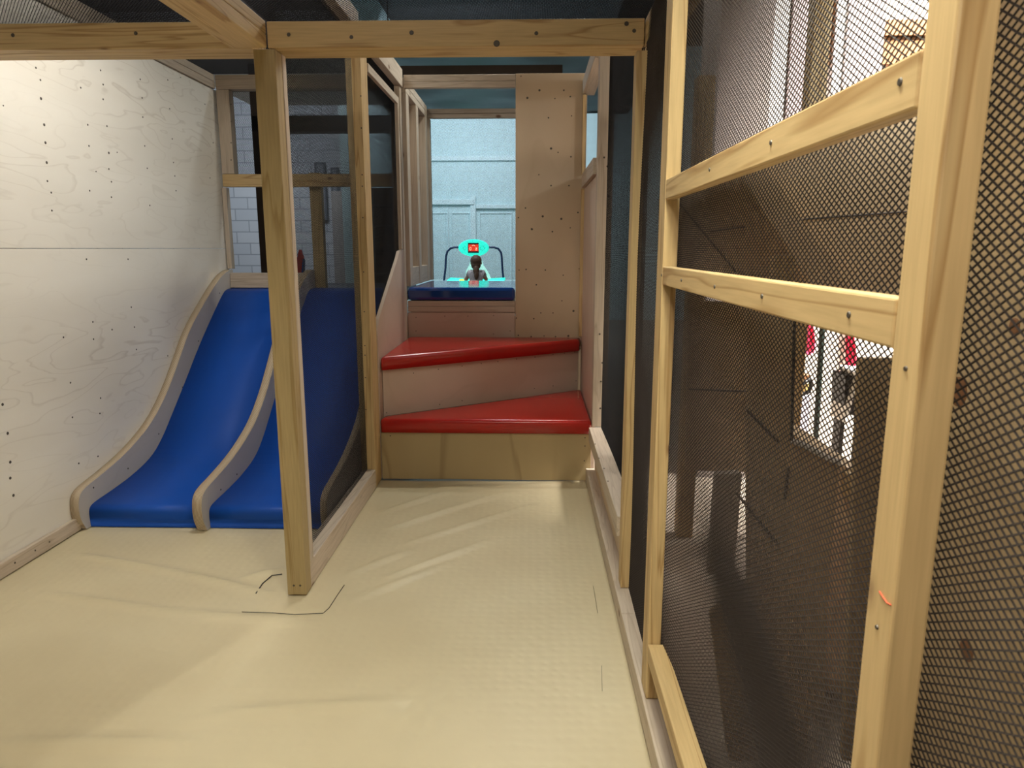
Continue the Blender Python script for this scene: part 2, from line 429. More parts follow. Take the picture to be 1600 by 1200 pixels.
# ------------------------------------------------------------------ left plywood wall
bm = bmesh.new()
bx(bm, -2.018, -2.0, -0.6, 4.70, 1.2215, 2.20, 0.0015); bx(bm, -2.018, -2.0, -0.6, 4.70, 0.0, 1.2195, 0.0015)
wl = obj('wall_left', bm, PLYW); wl['kind'] = 'structure'
wl['label'] = 'whitewashed plywood wall with wavy grain'
marks = [(56, 106, 1), (63, 125, 1), (64, 154, 2), (69, 195, 2), (71, 223, 2), (73, 254, 2), (74, 283, 1), (80, 301, 1), (81, 329, 1),
 (157, 110, 1), (161, 132, 1), (161, 155, 1), (167, 197, 1), (170, 239, 2), (170, 264, 1), (174, 284, 1), (174, 308, 1), (126, 137, 1), (137, 195, 1), (139, 228, 1), (140, 298, 1),
 (219, 124, 1), (222, 153, 1), (223, 183, 1), (226, 228, 1), (230, 263, 1), (234, 321, 1), (262, 125, 1), (265, 170, 1), (269, 217, 1), (271, 254, 1), (273, 275, 1), (275, 298, 1),
 (320, 163, 1), (333, 223, 1), (328, 278, 1), (183, 238, 0), (150, 268, 0), (5, 165, 0), (282, 121, 0), (135, 405, 1), (200, 405, 1), (205, 480, 1), (145, 503, 1), (210, 511, 1), (146, 530, 1), (175, 515, 1),
 (213, 546, 1), (99, 527, 1), (110, 598, 1), (157, 622, 1), (113, 652, 1), (156, 646, 1), (4, 632, 2), (12, 677, 2), (16, 722, 2), (16, 747, 2), (21, 774, 2), (153, 713, 1), (123, 724, 1), (262, 556, 1), (263, 580, 1)]
for x, y, s in marks:
    p = at(x, y, X=-2.0); add_screw(wl, p, (1, 0, 0), (0.003, 0.0045, 0.0062)[s])
bm = bmesh.new(); bx(bm, -1.9985, -1.978, -0.6, 2.90, 0.004, 0.062); bbl = obj('baseboard_left', bm, PALE['Y']); bbl['kind'] = 'structure'
for x, y in ((24, 884), (55, 860), (75, 829)): add_screw(bbl, (-1.978, at(x, y, X=-1.978).y, 0.035), (1, 0, 0), 0.004)
bm = bmesh.new(); bx(bm, -2.10, -1.988, 2.452, 4.66, 2.202, 2.243); bx(bm, -2.10, -1.988, 2.452, 4.66, 2.245, 2.285)
tag(obj('timber_beam', bm, PALE['Y']), 'pale double beam along the top of the left plywood wall', 'beam')

# ------------------------------------------------------------------ front frame: post, cross beams, overhead beams
P1 = timber('timber_post', AGED_SHADED, (-0.865, -0.797, 2.325, 2.384, 0.006, 1.826), 'free-standing front pine post before the slides, tan with stained base', 'post')
for x, y in ((459, 915), (469, 915)): add_screw(P1, at(x, y, Y=2.325), (0, -1, 0), 0.004)
bm = bmesh.new(); bx(bm, -2.0, -0.868, 2.325, 2.365, 1.828, 1.905); bx(bm, -2.0, -0.868, 2.366, 2.45, 1.828, 1.905)
b1 = tag(obj('timber_beam', bm, PINE['X']), 'front cross beam overhead from left plywood wall to the front post', 'beam')
for x, y in ((20, 55), (212, 52)): add_screw(b1, at(x, y, Y=2.325), (0, -1, 0), 0.006)
bm = bmesh.new(); bx(bm, -0.818, 0.338, 2.325, 2.365, 1.828, 1.905); bx(bm, -0.818, 0.338, 2.366, 2.45, 1.828, 1.905)
b2 = tag(obj('timber_beam', bm, PINE['X']), 'front cross beam overhead spanning the corridor from front post to the right net', 'beam')
for x, y, r in ((451, 54, .006), (549, 58, .006), (643, 51, .007), (838, 52, .006), (979, 37, .007), (991, 48, .006), (776, 68, .01)): add_screw(b2, at(x, y, Y=2.325), (0, -1, 0), r)
bm = bmesh.new(); bx(bm, -0.935, -0.820, -0.6, 2.323, 1.828, 1.8665); bx(bm, -0.935, -0.820, -0.6, 2.323, 1.868, 1.905)
tag(obj('timber_beam', bm, PINE['Y']), 'overhead double beam running from the front post towards the viewer, cut off by the top edge', 'beam')
timber('timber_beam', PINE['Y'], (0.341, 0.42, -0.6, 2.45, 1.828, 1.905), 'overhead beam along the top of the right net wall, beside the top right corner', 'beam')
# roof nets over the near bay
n = net('roof_net', 'Z', 1.909, -2.0, -0.94, -0.6, 2.40, 0.010, 0.012, 0.0009, NETL, sag=lambda u, v: -0.012*math.sin((u+2)*2.9)*math.sin((v+.6)*1.05))
tag(n, 'black roof net over the left half, above the front cross beam', 'net')
n = net('roof_net', 'Z', 1.909, -0.82, 0.36, -0.6, 2.40, 0.010, 0.012, 0.0009, NETL, sag=lambda u, v: -0.012*math.sin((u+.8)*2.6)*math.sin((v+.6)*1.05))
tag(n, 'black roof net over the corridor, above the right half of the front beam', 'net')
timber('timber_beam', DARKW, (-2.0, 0.42, 1.30, 1.42, 2.20, 2.34), 'dark upper floor joist crossing above the roof nets', 'beam')

# ------------------------------------------------------------------ partition between slides and corridor
e = empty('safety_net_screen', (-0.83, 3.0, 0), 'dark net partition with timber sill between front post and stairs', 'net partition')
box('sill', PALE['Y'], (-0.862, -0.799, 2.386, 3.49, 0.004, 0.102), e)
for x, y in ((505, 821), (528, 793), (548, 767), (560, 748)): add_screw(e, at(x, y, Z=0.102), (0, 0, 1), 0.004)
box('post', PINE['Z'], (-0.872, -0.80, 3.492, 3.628, 0.004, 2.198), e)
for y in (150, 200, 273, 291, 340, 425, 487, 540, 555, 590, 640): add_screw(e, at(563+ (y-100)*0.016, y, Y=3.492), (0, -1, 0), 0.0035)
box('front_lath', PALE['Z'], (-0.825, -0.795, 2.386, 2.42, 0.104, 1.826), e)
box('top_rail', PALE['Y'], (-0.862, -0.80, 2.452, 3.49, 2.205, 2.285), e)
net('net', 'X', -0.842, 2.42, 3.49, 0.10, 2.20, 0.0135, 0.0085, 0.0010, NETL, parent=e, sag=lambda u, v: 0.01*math.sin((u-2.4)*2.9)*math.sin(v*1.4))

# ------------------------------------------------------------------ double slide
prof_rail = [(2.905, 0.004), (2.872, 0.060), (2.868, 0.126), (2.885, 0.172), (2.94, 0.192), (3.04, 0.205), (3.23, 0.240), (3.40, 0.292), (3.54, 0.352), (3.70, 0.465), (3.85, 0.610), (4.0, 0.765), (4.25, 0.925), (4.46, 1.045), (4.60, 1.085), (4.655, 1.085)]
prof_sf = [(2.935, 0.004), (2.930, 0.075), (2.945, 0.096), (2.98, 0.104), (3.13, 0.112), (3.30, 0.128), (3.48, 0.165), (3.60, 0.235), (3.72, 0.335), (3.90, 0.485), (4.08, 0.645), (4.30, 0.815), (4.48, 0.945), (4.54, 0.965), (4.655, 0.968)]
def smooth_prof(p, it=2):
    for _ in range(it):
        q = [p[0]]
        for a, b in zip(p, p[1:]): q += [(a[0]*.75+b[0]*.25, a[1]*.75+b[1]*.25), (a[0]*.25+b[0]*.75, a[1]*.25+b[1]*.75)]
        p = q+[p[-1]]
    return p
SL = empty('slide', (-1.45, 3.8, 0), 'blue double slide with whitewashed plywood side rails beside the left wall', 'slide')
def strip(x0, x1, prof, below, mat, name, bev=0.0, smooth=True):
    """solid whose top follows the profile (Y,Z) and whose underside is 'below' metres lower"""
    bm = bmesh.new(); n = len(prof)
    low = []
    for i, (y, z) in enumerate(prof):
        a = prof[max(0, i-1)]; b = prof[min(n-1, i+1)]; d = Vector((b[0]-a[0], b[1]-a[1])).normalized()
        nx, nz = d.y, -d.x
        low.append((max(y, prof[0][0]), max(0.004, z-below)))
    A = [(y, z) for y, z in prof]; B = low
    va = [[bm.verts.new((x, y, z)) for y, z in A] for x in (x0, x1)]
    vb = [[bm.verts.new((x, y, z)) for y, z in B] for x in (x0, x1)]
    for i in range(n-1):
        f = bm.faces.new((va[0][i], va[1][i], va[1][i+1], va[0][i+1])); f.material_index = 1 if isinstance(mat, list) else 0
        bm.faces.new((vb[0][i], vb[0][i+1], vb[1][i+1], vb[1][i]))
        bm.faces.new((va[0][i], va[0][i+1], vb[0][i+1], vb[0][i])); bm.faces.new((va[1][i], vb[1][i], vb[1][i+1], va[1][i+1]))
    for i in (0, n-1): bm.faces.new((va[0][i], vb[0][i], vb[1][i], va[1][i]))
    o = obj(name, bm, mat, SL)
    for p in o.data.polygons: p.use_smooth = abs(p.normal.x) < 0.5
    return o
ps = smooth_prof(prof_sf); pr_ = smooth_prof(prof_rail)
sf = strip(-1.957, -1.462, ps, 0.055, BLUE, 'slide_surface'); strip(-1.418, -0.905, ps, 0.055, BLUE, 'slide_surface')
def rail(x0, x1, screws=()):
    o = strip(x0, x1, pr_, 0.30, [GREYP, EDGE], 'side_rail')
    for x, y in screws: add_screw(o, at(x, y, X=x1), (1, 0, 0), 0.0045)
    return o
rail(-1.998, -1.958, ((343, 458), (310, 533), (285, 605), (248, 678), (200, 732), (146, 762)))
rail(-1.461, -1.419, ((370, 741), (345, 765))); rail(-0.904, -0.874)
bm = bmesh.new(); bx(bm, -1.957, -1.46, 4.60, 4.66, 0.97, 1.065); obj('top_board', bm, PALE['X'], SL)
box('top_mat', MAUVE, (-1.957, -0.905, 4.662, 5.6, 0.90, 0.955), SL, 0.012)
box('deck_board', PALE['X'], (-1.99, -0.88, 4.662, 5.6, 0.86, 0.898), SL)

# frame behind the slide top
B0 = 4.66
timber('timber_beam', PALE['X'], (-1.985, -0.875, B0, B0+0.09, 2.202, 2.285), 'pale cross beam at roof height above the top of the slides', 'beam')
e = empty('safety_net_screen', (-1.45, B0+.04, 1.09), 'timber frame with a net window above the top of the slides', 'net frame')
box('post', PALE['Z'], (-1.985, -1.905, B0, B0+0.07, 1.69, 2.20), e)
box('rail', PINE['X'], (-1.985, -0.88, B0, B0+0.045, 1.61, 1.688), e)
box('center_post', AGED_SHADED, (-1.44, -1.365, B0+0.046, B0+0.10, 0.957, 1.70), e)  # the front post's dark pine, here painting in shade behind the net
box('lath', PALE['Z'], (-1.995, -1.965, B0+.0, B0+0.05, 1.09, 1.605), e)
for y in (163, 190, 223, 250): add_screw(e, at(361, y, Y=B0), (0, -1, 0), 0.004)
net('net', 'Y', B0+0.06, -1.92, -0.88, 1.68, 2.21, 0.0135, 0.009, 0.0011, NETL, parent=e)
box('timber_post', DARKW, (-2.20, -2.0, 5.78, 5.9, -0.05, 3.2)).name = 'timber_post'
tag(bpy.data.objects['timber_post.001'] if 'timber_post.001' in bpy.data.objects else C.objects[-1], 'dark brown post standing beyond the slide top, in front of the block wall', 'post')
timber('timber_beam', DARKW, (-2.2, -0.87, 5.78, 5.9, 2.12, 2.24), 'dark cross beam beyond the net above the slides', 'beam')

# ------------------------------------------------------------------ winder stairs
ST = empty('winder_stairs', (-0.24, 4.0, 0), 'plywood winder stairs with two red cushioned steps at the corridor end', 'stairs')
box('riser', PLYR, (-0.797, 0.318, 3.632, 3.650, 0.004, 0.262), ST)
for x, y in ((610, 681), (914, 684), (914, 697), (913, 720)): add_screw(ST, at(x, y, Y=3.632), (0, -1, 0), 0.0035)
def cushion(pts, z0, z1, name='cushion', bev=0.022, mat=RED):
    t = bmesh.new(); vs = [t.verts.new((x, y, z0)) for x, y in pts]; f = t.faces.new(vs)
    r = bmesh.ops.extrude_face_region(t, geom=[f])
    for g in r['geom']:
        if isinstance(g, bmesh.types.BMVert): g.co.z = z1
    bmesh.ops.recalc_face_normals(t, faces=t.faces[:])
    top = [e for e in t.edges if all(abs(v.co.z-z1) < 1e-6 for v in e.verts)] + [e for e in t.edges if abs(e.verts[0].co.z-e.verts[1].co.z) > 1e-4]
    bmesh.ops.bevel(t, geom=top, offset=bev, segments=5, affect='EDGES', profile=0.55)
    bmesh.ops.triangulate(t, faces=[f for f in t.faces if len(f.verts) > 4])
    return obj(name, t, mat, ST, smooth=True)
def poly_board(pts2, z0, z1, th=0.018): pass
cushion([(-0.795, 3.615), (0.316, 3.615), (0.318, 4.47), (-0.795, 3.705)], 0.266, 0.338)
# tread board under each cushion
bm = bmesh.new(); prism(bm, [Vector((x, y, 0.255)) for x, y in ((-0.795, 3.652), (0.31, 3.652), (0.31, 4.45), (-0.795, 3.70))], (0, 0, 1), 0.008, 0); obj('tread', bm, PLYC, ST)
A_, B_ = Vector((-0.795, 3.722, 0.30)), Vector((0.30, 4.502, 0.30))
nrm = Vector((-(B_-A_).y, (B_-A_).x, 0)).normalized()
bm = bmesh.new(); prism(bm, [A_, B_, B_+Vector((0, 0, .285)), A_+Vector((0, 0, .285))], nrm, 0.018, 0.001); r2 = obj('riser', bm, PLYP, ST)
for x, y in ((646, 583), (685, 577), (722, 572), (752, 568), (778, 565), (807, 561), (836, 558), (864, 554), (882, 552), (898, 550), (604, 645), (687, 632), (722, 626), (835, 607), (864, 603), (900, 595)):
    d = _f + _r*((x-800)/F) + _u*((600-y)/F); o_ = Vector((0, 0, H)); t = (A_-o_).dot(nrm)/d.dot(nrm); add_screw(ST, o_+d*t, -nrm, 0.0032)
cushion([(-0.795, 3.675), (0.30, 4.44), (0.318, 4.552), (-0.790, 4.555), (-0.796, 4.484)], 0.587, 0.660)
bm = bmesh.new(); prism(bm, [Vector(p+(0.575,)) for p in ((-0.793, 3.76), (0.30, 4.53), (0.30, 4.555), (-0.792, 4.555))], (0, 0, 1), 0.010, 0); obj('tread', bm, PLYC, ST)
# back riser with deck beam and blue mat
box('riser', PLYP, (-0.799, -0.107, 4.562, 4.58, 0.60, 0.816), ST)
for x, y in ((650, 496), (695, 494), (731, 494), (771, 493), (650, 517), (797, 517), (771, 522)): add_screw(ST, at(x, y, Y=4.562), (0, -1, 0), 0.003)
bm = bmesh.new(); bx(bm, -0.797, -0.107, 4.558, 4.60, 0.819, 0.855); bx(bm, -0.797, -0.107, 4.560, 4.60, 0.856, 0.890); obj('deck_beam', bm, PALE['X'], ST)
box('backing', PLYC, (-0.83, 0.330, 4.603, 4.615, 0.30, 0.79), ST)
# left stringer board
sp = [(3.652, 0.004), (3.652, 0.80), (3.70, 0.86), (4.28, 1.165), (4.34, 1.205), (4.485, 1.215), (4.485, 0.004)]
bm = bmesh.new(); prism(bm, [Vector((-0.818, y, z)) for y, z in sp], (1, 0, 0), 0.018, 0.001); obj('side_panel', bm, PLYP, ST)
M = tag(box('deck_mat', NAVY, (-0.797, -0.107, 4.558, 5.58, 0.893, 0.975), bev=0.02), 'glossy dark blue mat on the upper deck beyond the red steps', 'mat')
box('x', PALE['Y'], (-0.79, 0.33, 4.62, 5.6, 0.80, 0.888)).name = 'deck'
tag(C.objects['deck'], 'timber deck under the glossy dark blue mat', 'deck')

# tall plywood panel
bm = bmesh.new(); bx(bm, -0.104, 0.330, 4.560, 4.578, 0.60, 2.258, 0.001)
T = tag(obj('plywood_panel', bm, PLYC), 'tall tan plywood panel with rows of screws behind the red steps', 'panel')
for x, y in ((843, 141), (881, 141), (824, 153), (867, 154), (891, 151), (911, 167), (893, 181), (857, 184), (861, 232), (872, 238), (892, 245), (842, 273), (861, 290), (889, 290), (821, 325), (848, 338), (877, 342), (903, 332), (831, 358), (863, 362), (891, 356), (831, 358), (863, 362), (811, 422), (852, 422), (810, 340), (814, 119),
             (845, 489), (864, 489), (834, 498), (807, 497), (878, 470), (896, 486), (915, 500), (810, 524), (830, 526), (850, 525), (868, 526), (888, 525), (906, 524), (822, 421), (905, 420), (838, 445), (880, 430)):
    add_screw(T, at(x, y, Y=4.56), (0, -1, 0), random.choice((0.005, 0.007, 0.004)))

# corridor end frames
timber('timber_post', PALE['Z'], (-0.858, -0.799, 4.49, 4.556, 0.004, 2.178), 'pale post left of the blue mat at the back corner of the stairs', 'post')
timber('timber_beam', PALE['Y'], (-0.872, -0.79, 3.63, 4.555, 2.181, 2.285), 'pale roof beam above the left side of the stairs', 'beam')
bm = bmesh.new(); bx(bm, -0.786, -0.106, 4.56, 4.60, 2.181, 2.217); bx(bm, -0.786, -0.106, 4.563, 4.60, 2.218, 2.256)
tag(obj('timber_beam', bm, PALE['X']), 'double cross beam above the blue mat, left of the tall plywood panel', 'beam')
e = empty('safety_net_screen', (-0.83, 4.05, 1.2), 'pale framed dark net window left of the stairs above the sloping side panel', 'net frame')
bm = bmesh.new(); prism(bm, [Vector((-0.815, y, z)) for y, z in ((3.635, 2.10), (4.40, 2.10), (4.40, 2.06), (3.635, 2.06))], (1, 0, 0), 0.02, 0.001); obj('top_rail', bm, PALE['Y'], e)
box('lath', PALE['Z'], (-0.815, -0.795, 4.40, 4.44, 1.218, 2.10), e)
net('net', 'X', -0.83, 3.63, 4.48, 0.86, 2.18, 0.0135, 0.0085, 0.0011, NETL, parent=e)
# two-pane frame left of the blue mat
e = empty('slatted_screen', (-0.80, 5.05, 0.975), 'narrow two-opening timber frame on the left side of the blue mat deck', 'frame')
bm = bmesh.new(); bx(bm, -0.84, -0.78, 4.602, 5.50, 2.165, 2.205); bx(bm, -0.84, -0.78, 4.602, 5.50, 2.207, 2.25); obj('top_rail', bm, PALE['Y'], e)
box('post', PALE['Z'], (-0.84, -0.78, 4.602, 4.70, 0.98, 2.164), e)
box('post', PALE['Z'], (-0.84, -0.78, 4.99, 5.08, 0.98, 2.164), e)
box('post', PALE['Z'], (-0.86, -0.78, 5.40, 5.50, 0.98, 2.164), e)
box('bottom_board', PALE['Y'], (-0.84, -0.785, 4.70, 5.40, 0.98, 1.10), e)
box('infill_panel', PLYP, (-0.862, -0.850, 4.62, 5.39, 0.98, 2.16), e)
e = empty('safety_net_screen', (-0.4, 5.6, 0.975), 'netted doorway frame between the blue mat deck and the pale blue room', 'net frame')
bm = bmesh.new(); bx(bm, -0.86, 0.36, 5.585, 5.63, 2.182, 2.213); bx(bm, -0.86, 0.36, 5.585, 5.63, 2.215, 2.248); obj('top_rail', bm, PALE['X'], e)
box('post', PALE['Z'], (-0.86, -0.775, 5.585, 5.66, 0.98, 2.180), e)
net('net', 'Y', 5.64, -0.78, 0.34, 0.98, 2.19, 0.011, 0.011, 0.0008, NETL, parent=e)

# right side of the stairs: post, beams, laths
PR = timber('timber_post', PALE['Z'], (0.318, 0.392, 3.60, 3.68, 0.308, 2.178), 'pale post at the right end of the red steps', 'post')
for x, y in ((944, 246), (949, 260), (951, 307), (937, 522), (941, 567), (939, 596), (938, 638)): add_screw(PR, at(x, y, Y=3.60), (0, -1, 0), 0.005)
timber('timber_beam', PALE['Y'], (0.30, 0.372, 3.69, 4.555, 2.13, 2.215), 'short pale beam at roof height right of the tall plywood panel', 'beam')
timber('timber_beam', PALE['Y'], (0.302, 0.372, 3.69, 4.50, 1.585, 1.665), 'short pale side rail half way up, right of the tall plywood panel', 'rail')
timber('lath', PINE['Z'], (0.300, 0.321, 4.50, 4.54, 0.67, 1.580), 'thin orange-brown upright lath right of the tall plywood panel below the side rail', 'lath')
timber('lath', PINE['Z'], (0.300, 0.321, 4.50, 4.54, 1.668, 2.126), 'thin orange-brown upright lath right of the tall plywood panel above the side rail', 'lath')
box('x', PLYP, (0.319, 0.341, 3.685, 4.555, 0.0, 1.58)).name = 'side_board'
tag(C.objects['side_board'], 'plywood side board closing the right side of the stairs', 'panel')

# ------------------------------------------------------------------ right net wall: far bay
e = empty('safety_net_screen', (0.35, 3.0, 0), 'far bay of the right net wall with raised sill, beside the stairs', 'net panel')
sb = box('sill', PALE['Y'], (0.301, 0.372, 2.345, 3.60, 0.232, 0.306), e)
for x, y in ((930, 694), (936, 716), (944, 732), (950, 752)): add_screw(sb, at(x, y, Z=0.306), (0, 0, 1), 0.004)
box('kick_board', PLYC, (0.335, 0.353, 2.345, 3.60, 0.08, 0.230), e)
net('net', 'X', 0.364, 2.34, 3.595, 0.30, 2.2, 0.0135, 0.0085, 0.0007, NETL, parent=e, sag=lambda u, v: 0.012*math.sin((u-2.3)*2.4)*math.sin(v*1.5))
bm = bmesh.new(); bx(bm, 0.292, 0.343, -0.6, 2.1, 0.004, 0.074); bx(bm, 0.292, 0.343, 2.102, 3.628, 0.004, 0.074)
tag(obj('floor_sill', bm, PALE['Y']), 'low timber sill on the floor along the whole right net wall', 'sill')

# right net wall: near bay
NP = empty('safety_net_screen', (0.32, 1.2, 0.074), 'near bay of the right net wall, large diamond net with pine rails', 'net panel')
box('post', PINE['Z'], (0.310, 0.343, 2.272, 2.335, 0.076, 1.800), NP)
box('post', PINE['Z'], (0.300, 0.333, 1.66, 1.735, 0.076, 1.98), NP)
np_ = box('post', PINE['Z'], (0.300, 0.330, 0.550, 0.594, 0.076, 2.05), NP)
def rl(z0, z1, sc, x1=0.322):
    o = box('rail', PINE['Y'], (0.300, x1, 0.596, 1.658, z0, z1), NP)
    for x, y in sc: add_screw(o, at(x, y, X=0.30), (-1, 0, 0), 0.0035)
o = rl(1.328, 1.372, ((1109, 265), (1205, 223), (1407, 128)))
o = rl(1.138, 1.180, ((1034, 430), (1065, 438), (1117, 448), (1191, 463), (1327, 492)))
o = rl(0.186, 0.232, (), 0.345)
for x, y in ((1416, 576), (1371, 980)): add_screw(np_, at(x, y, X=0.30), (-1, 0, 0), 0.0022)
b3 = bmesh.new(); tubeb(b3, [at(x, y, X=0.2995) for x, y in ((1374, 924), (1379, 932), (1386, 942), (1392, 945))], 0.0007, 5)
obj('crayon_mark', b3, plain('red crayon', (0.75, 0.12, 0.06), 0.7), NP)
def sg(u, v):
    g = lambda x, c, w_: math.exp(-((x-c)/w_)**2)
    return 0.040*g(u, 1.15, 0.42)*g(v, 0.42, 0.22)-0.012*g(u, 1.95, 0.25)*g(v, 0.5, 0.3) + 0.006*math.sin(u*6)*math.sin(v*4)
net('net', 'X', 0.337, -0.5, 2.30, 0.07, 1.90, 0.0135, 0.0080, 0.00098, NET, parent=NP, step=0.05, sag=sg)
# cable tie at top
bm = bmesh.new(); tubeb(bm, [at(x, y, Y=2.30) for x, y in ((997, 86), (1002, 84), (1007, 86), (1006, 80), (1008, 74), (1004, 76), (1003, 84), (1008, 90))], 0.003, 6)
tag(obj('cable_tie', bm, BLACK, smooth=True), 'black knotted cord at the top of the right net post', 'cord')

# ------------------------------------------------------------------ roof over the back bays
n = net('roof_net', 'Z', 2.289, -2.0, -0.87, 2.45, 4.66, 0.012, 0.012, 0.0010, NETL); tag(n, 'fine grey roof net above the slides', 'net')
bm = bmesh.new(); bx(bm, -2.8, -1.3, 5.6, 7.4, 2.62, 2.66); 
tag(obj('ceiling_panel', bm, WHITE), 'pale ceiling panel seen through the net above the slide top', 'ceiling panel')
def canopy(name, x0, x1, y0, y1, z, lab, seed):
    bm = bmesh.new(); nx, ny = 24, 16; g = []
    for j in range(ny+1):
        g.append([bm.verts.new((x0+(x1-x0)*i/nx, y0+(y1-y0)*j/ny, z+0.03*noise.noise(Vector((i*.3+seed, j*.4, seed)))-0.02*math.sin(math.pi*i/nx)*math.sin(math.pi*j/ny))) for i in range(nx+1)])
    for j in range(ny):
        for i in range(nx): bm.faces.new((g[j][i], g[j][i+1], g[j+1][i+1], g[j+1][i]))
    r = bmesh.ops.solidify(bm, geom=bm.faces[:], thickness=0.004)
    tag(obj(name, bm, TEALC, smooth=True), lab, 'canopy')
canopy('roof_canopy', -1.5, 1.0, 5.3, 7.9, 2.62, 'dark teal sagging roof sheet beyond the corridor end, above the blue mat deck', 1)
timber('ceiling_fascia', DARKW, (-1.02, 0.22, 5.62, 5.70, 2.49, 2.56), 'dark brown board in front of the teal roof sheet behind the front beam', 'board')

# ------------------------------------------------------------------ things beyond the slide
def framed(x0, x1, y0, y1, Y, name, mat, lab, cat, group=None, d=0.04):
    a = at(x0, y0, Y=Y); b = at(x1, y1, Y=Y)
    e = empty(name, ((a.x+b.x)/2, Y, b.z), lab, cat, group)
    w_ = 0.03
    bm = bmesh.new()
    bx(bm, a.x, b.x, Y-d, Y, a.z-w_, a.z); bx(bm, a.x, b.x, Y-d, Y, b.z, b.z+w_)
    bx(bm, a.x, a.x+w_, Y-d, Y, b.z+w_, a.z-w_); bx(bm, b.x-w_, b.x, Y-d, Y, b.z+w_, a.z-w_); obj('frame', bm, plain('slate frame', (0.10, 0.12, 0.15), 0.5), e)
    box('panel', mat, (a.x+w_, b.x-w_, Y-d+0.008, Y, b.z+w_, a.z-w_), e, 0)
SLATE = plain('slate panel', (0.22, 0.24, 0.28), 0.4)
framed(492, 513, 254, 344, 10.95, 'wall_panel', SLATE, 'left dark framed panel on the block wall behind the slide net', 'wall panel')
framed(517, 533, 262, 349, 10.95, 'wall_panel', SLATE, 'right dark framed panel on the block wall behind the slide net', 'wall panel')
# red and blue cushion leaning beyond the slide top
e = empty('foam_wedge', (-1.55, 5.3, 0.957), 'red and blue foam wedge standing on the upper deck behind the front post', 'foam wedge')
pts = [at(x, y, Y=5.3) for x, y in ((461, 436), (462, 410), (467, 389), (472, 404), (470, 425), (467, 436))]
bm = bmesh.new(); prism(bm, pts, (0, 1, 0), 0.06, 0.004); obj('red_face', bm, RED, e)
pts = [at(x, y, Y=5.3) for x, y in ((473, 404), (473, 436), (468, 437), (471, 425))]
bm = bmesh.new(); prism(bm, pts, (0, 1, 0), 0.06, 0.002); obj('blue_face', bm, NAVY, e)
# white twisted hose
bm = bmesh.new(); tubeb(bm, [at(x, y, Y=5.4) for x, y in ((495, 434), (500, 430), (504, 433), (505, 427), (509, 426), (513, 434))], 0.006, 6)
tag(obj('white_cord', bm, WHITE, smooth=True), 'small white bent cord lying at the top of the right slide lane', 'cord')
# grey wardrobe-like board right of panels
a = at(532, 345, Y=9.5)
timber('tall_cabinet', plain('grey cabinet', (0.30, 0.28, 0.27), 0.5), (-2.60, -2.27, 9.4, 9.8, -0.06, 1.95), 'grey tall cabinet seen through the net behind the right slide lane', 'cabinet')
# shelf bay and poster seen through the stair net window
e = empty('shelf_unit', (-1.35, 6.7, -0.06), 'dim shelf unit seen through the net window left of the stairs', 'shelf')
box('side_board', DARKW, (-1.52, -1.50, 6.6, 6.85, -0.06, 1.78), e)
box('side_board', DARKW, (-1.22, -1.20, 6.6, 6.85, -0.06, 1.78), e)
for z in (0.98, 1.22, 1.42, 1.60): box('shelf', PALE['X'], (-1.50, -1.22, 6.6, 6.85, z, z+0.014), e)
box('back', PLYC, (-1.50, -1.22, 6.85, 6.86, -0.06, 1.78), e)
e = empty('hall_lamp', (-1.42, 7.45, 1.93), 'small cool white lamp glowing through the net window left of the stairs', 'lamp')
box('lamp_bar', glow('cool lamp', (0.75, 1.0, 0.95), 6), (-1.50, -1.34, 7.4, 7.5, 1.93, 1.955), e)
box('cable', BLACK, (-1.425, -1.415, 7.445, 7.455, 1.957, 4.6), e, 0)

# ------------------------------------------------------------------ interactive game table and child in the blue room
GY = 10.9
G = empty('game_table', (-0.85, GY, -0.06), 'turquoise glowing game table with oval display on a dark blue tube frame', 'game table')
def gp(x, y, Y=GY): return at(x, y, Y=Y)
bm = bmesh.new()
path = [(693.5, 441), (696, 420), (697, 400), (699, 393), (704, 388), (710, 386.5), (722, 386.5)]
L = [gp(x, y) for x, y in path]; L = [Vector((L[0].x-0.01, GY, -0.06))]+L
R2 = [gp(1481.5-x if False else x2, y) for x2, y in ((758, 386.5), (772, 386.5), (779, 389), (783, 395), (784, 402), (785, 420), (787, 441))]; R2 = R2+[Vector((R2[-1].x+0.01, GY, -0.06))]
tubeb(bm, L, 0.016, 10); tubeb(bm, R2, 0.016, 10)
tubeb(bm, [gp(722, 386.5), gp(758, 386.5)], 0.014, 8)
obj('tube_frame', bm, TUBE, G, smooth=True)
bm = bmesh.new(); c0 = gp(740, 387.3, GY-0.05); t = bmesh.new()
bmesh.ops.create_cone(t, cap_ends=True, segments=48, radius1=1, radius2=0.92, depth=1)
bmesh.ops.transform(t, matrix=Matrix.Translation(c0) @ Matrix.Diagonal((0.232, 0.05, 0.128, 1)) @ Matrix.Rotation(math.pi/2, 4, 'X'), verts=t.verts[:]); merge(bm, t)
obj('oval_display', bm, TEALG, G)
od = C.objects[-1]
def dbox(x0, x1, y0, y1, mat, name, dy):
    a = gp(x0, y0, GY-0.08-dy); b = gp(x1, y1, GY-0.08-dy); return box(name, mat, (a.x, b.x, GY-0.08-dy, GY-0.078, b.z, a.z), G, 0)
dbox(731, 748, 379.5, 395, BLACK, 'screen_frame', 0.004)
dbox(732, 747.5, 382, 392.6, glow('red screen', (0.9, 0.05, 0.02), 1.0), 'screen', 0.008)
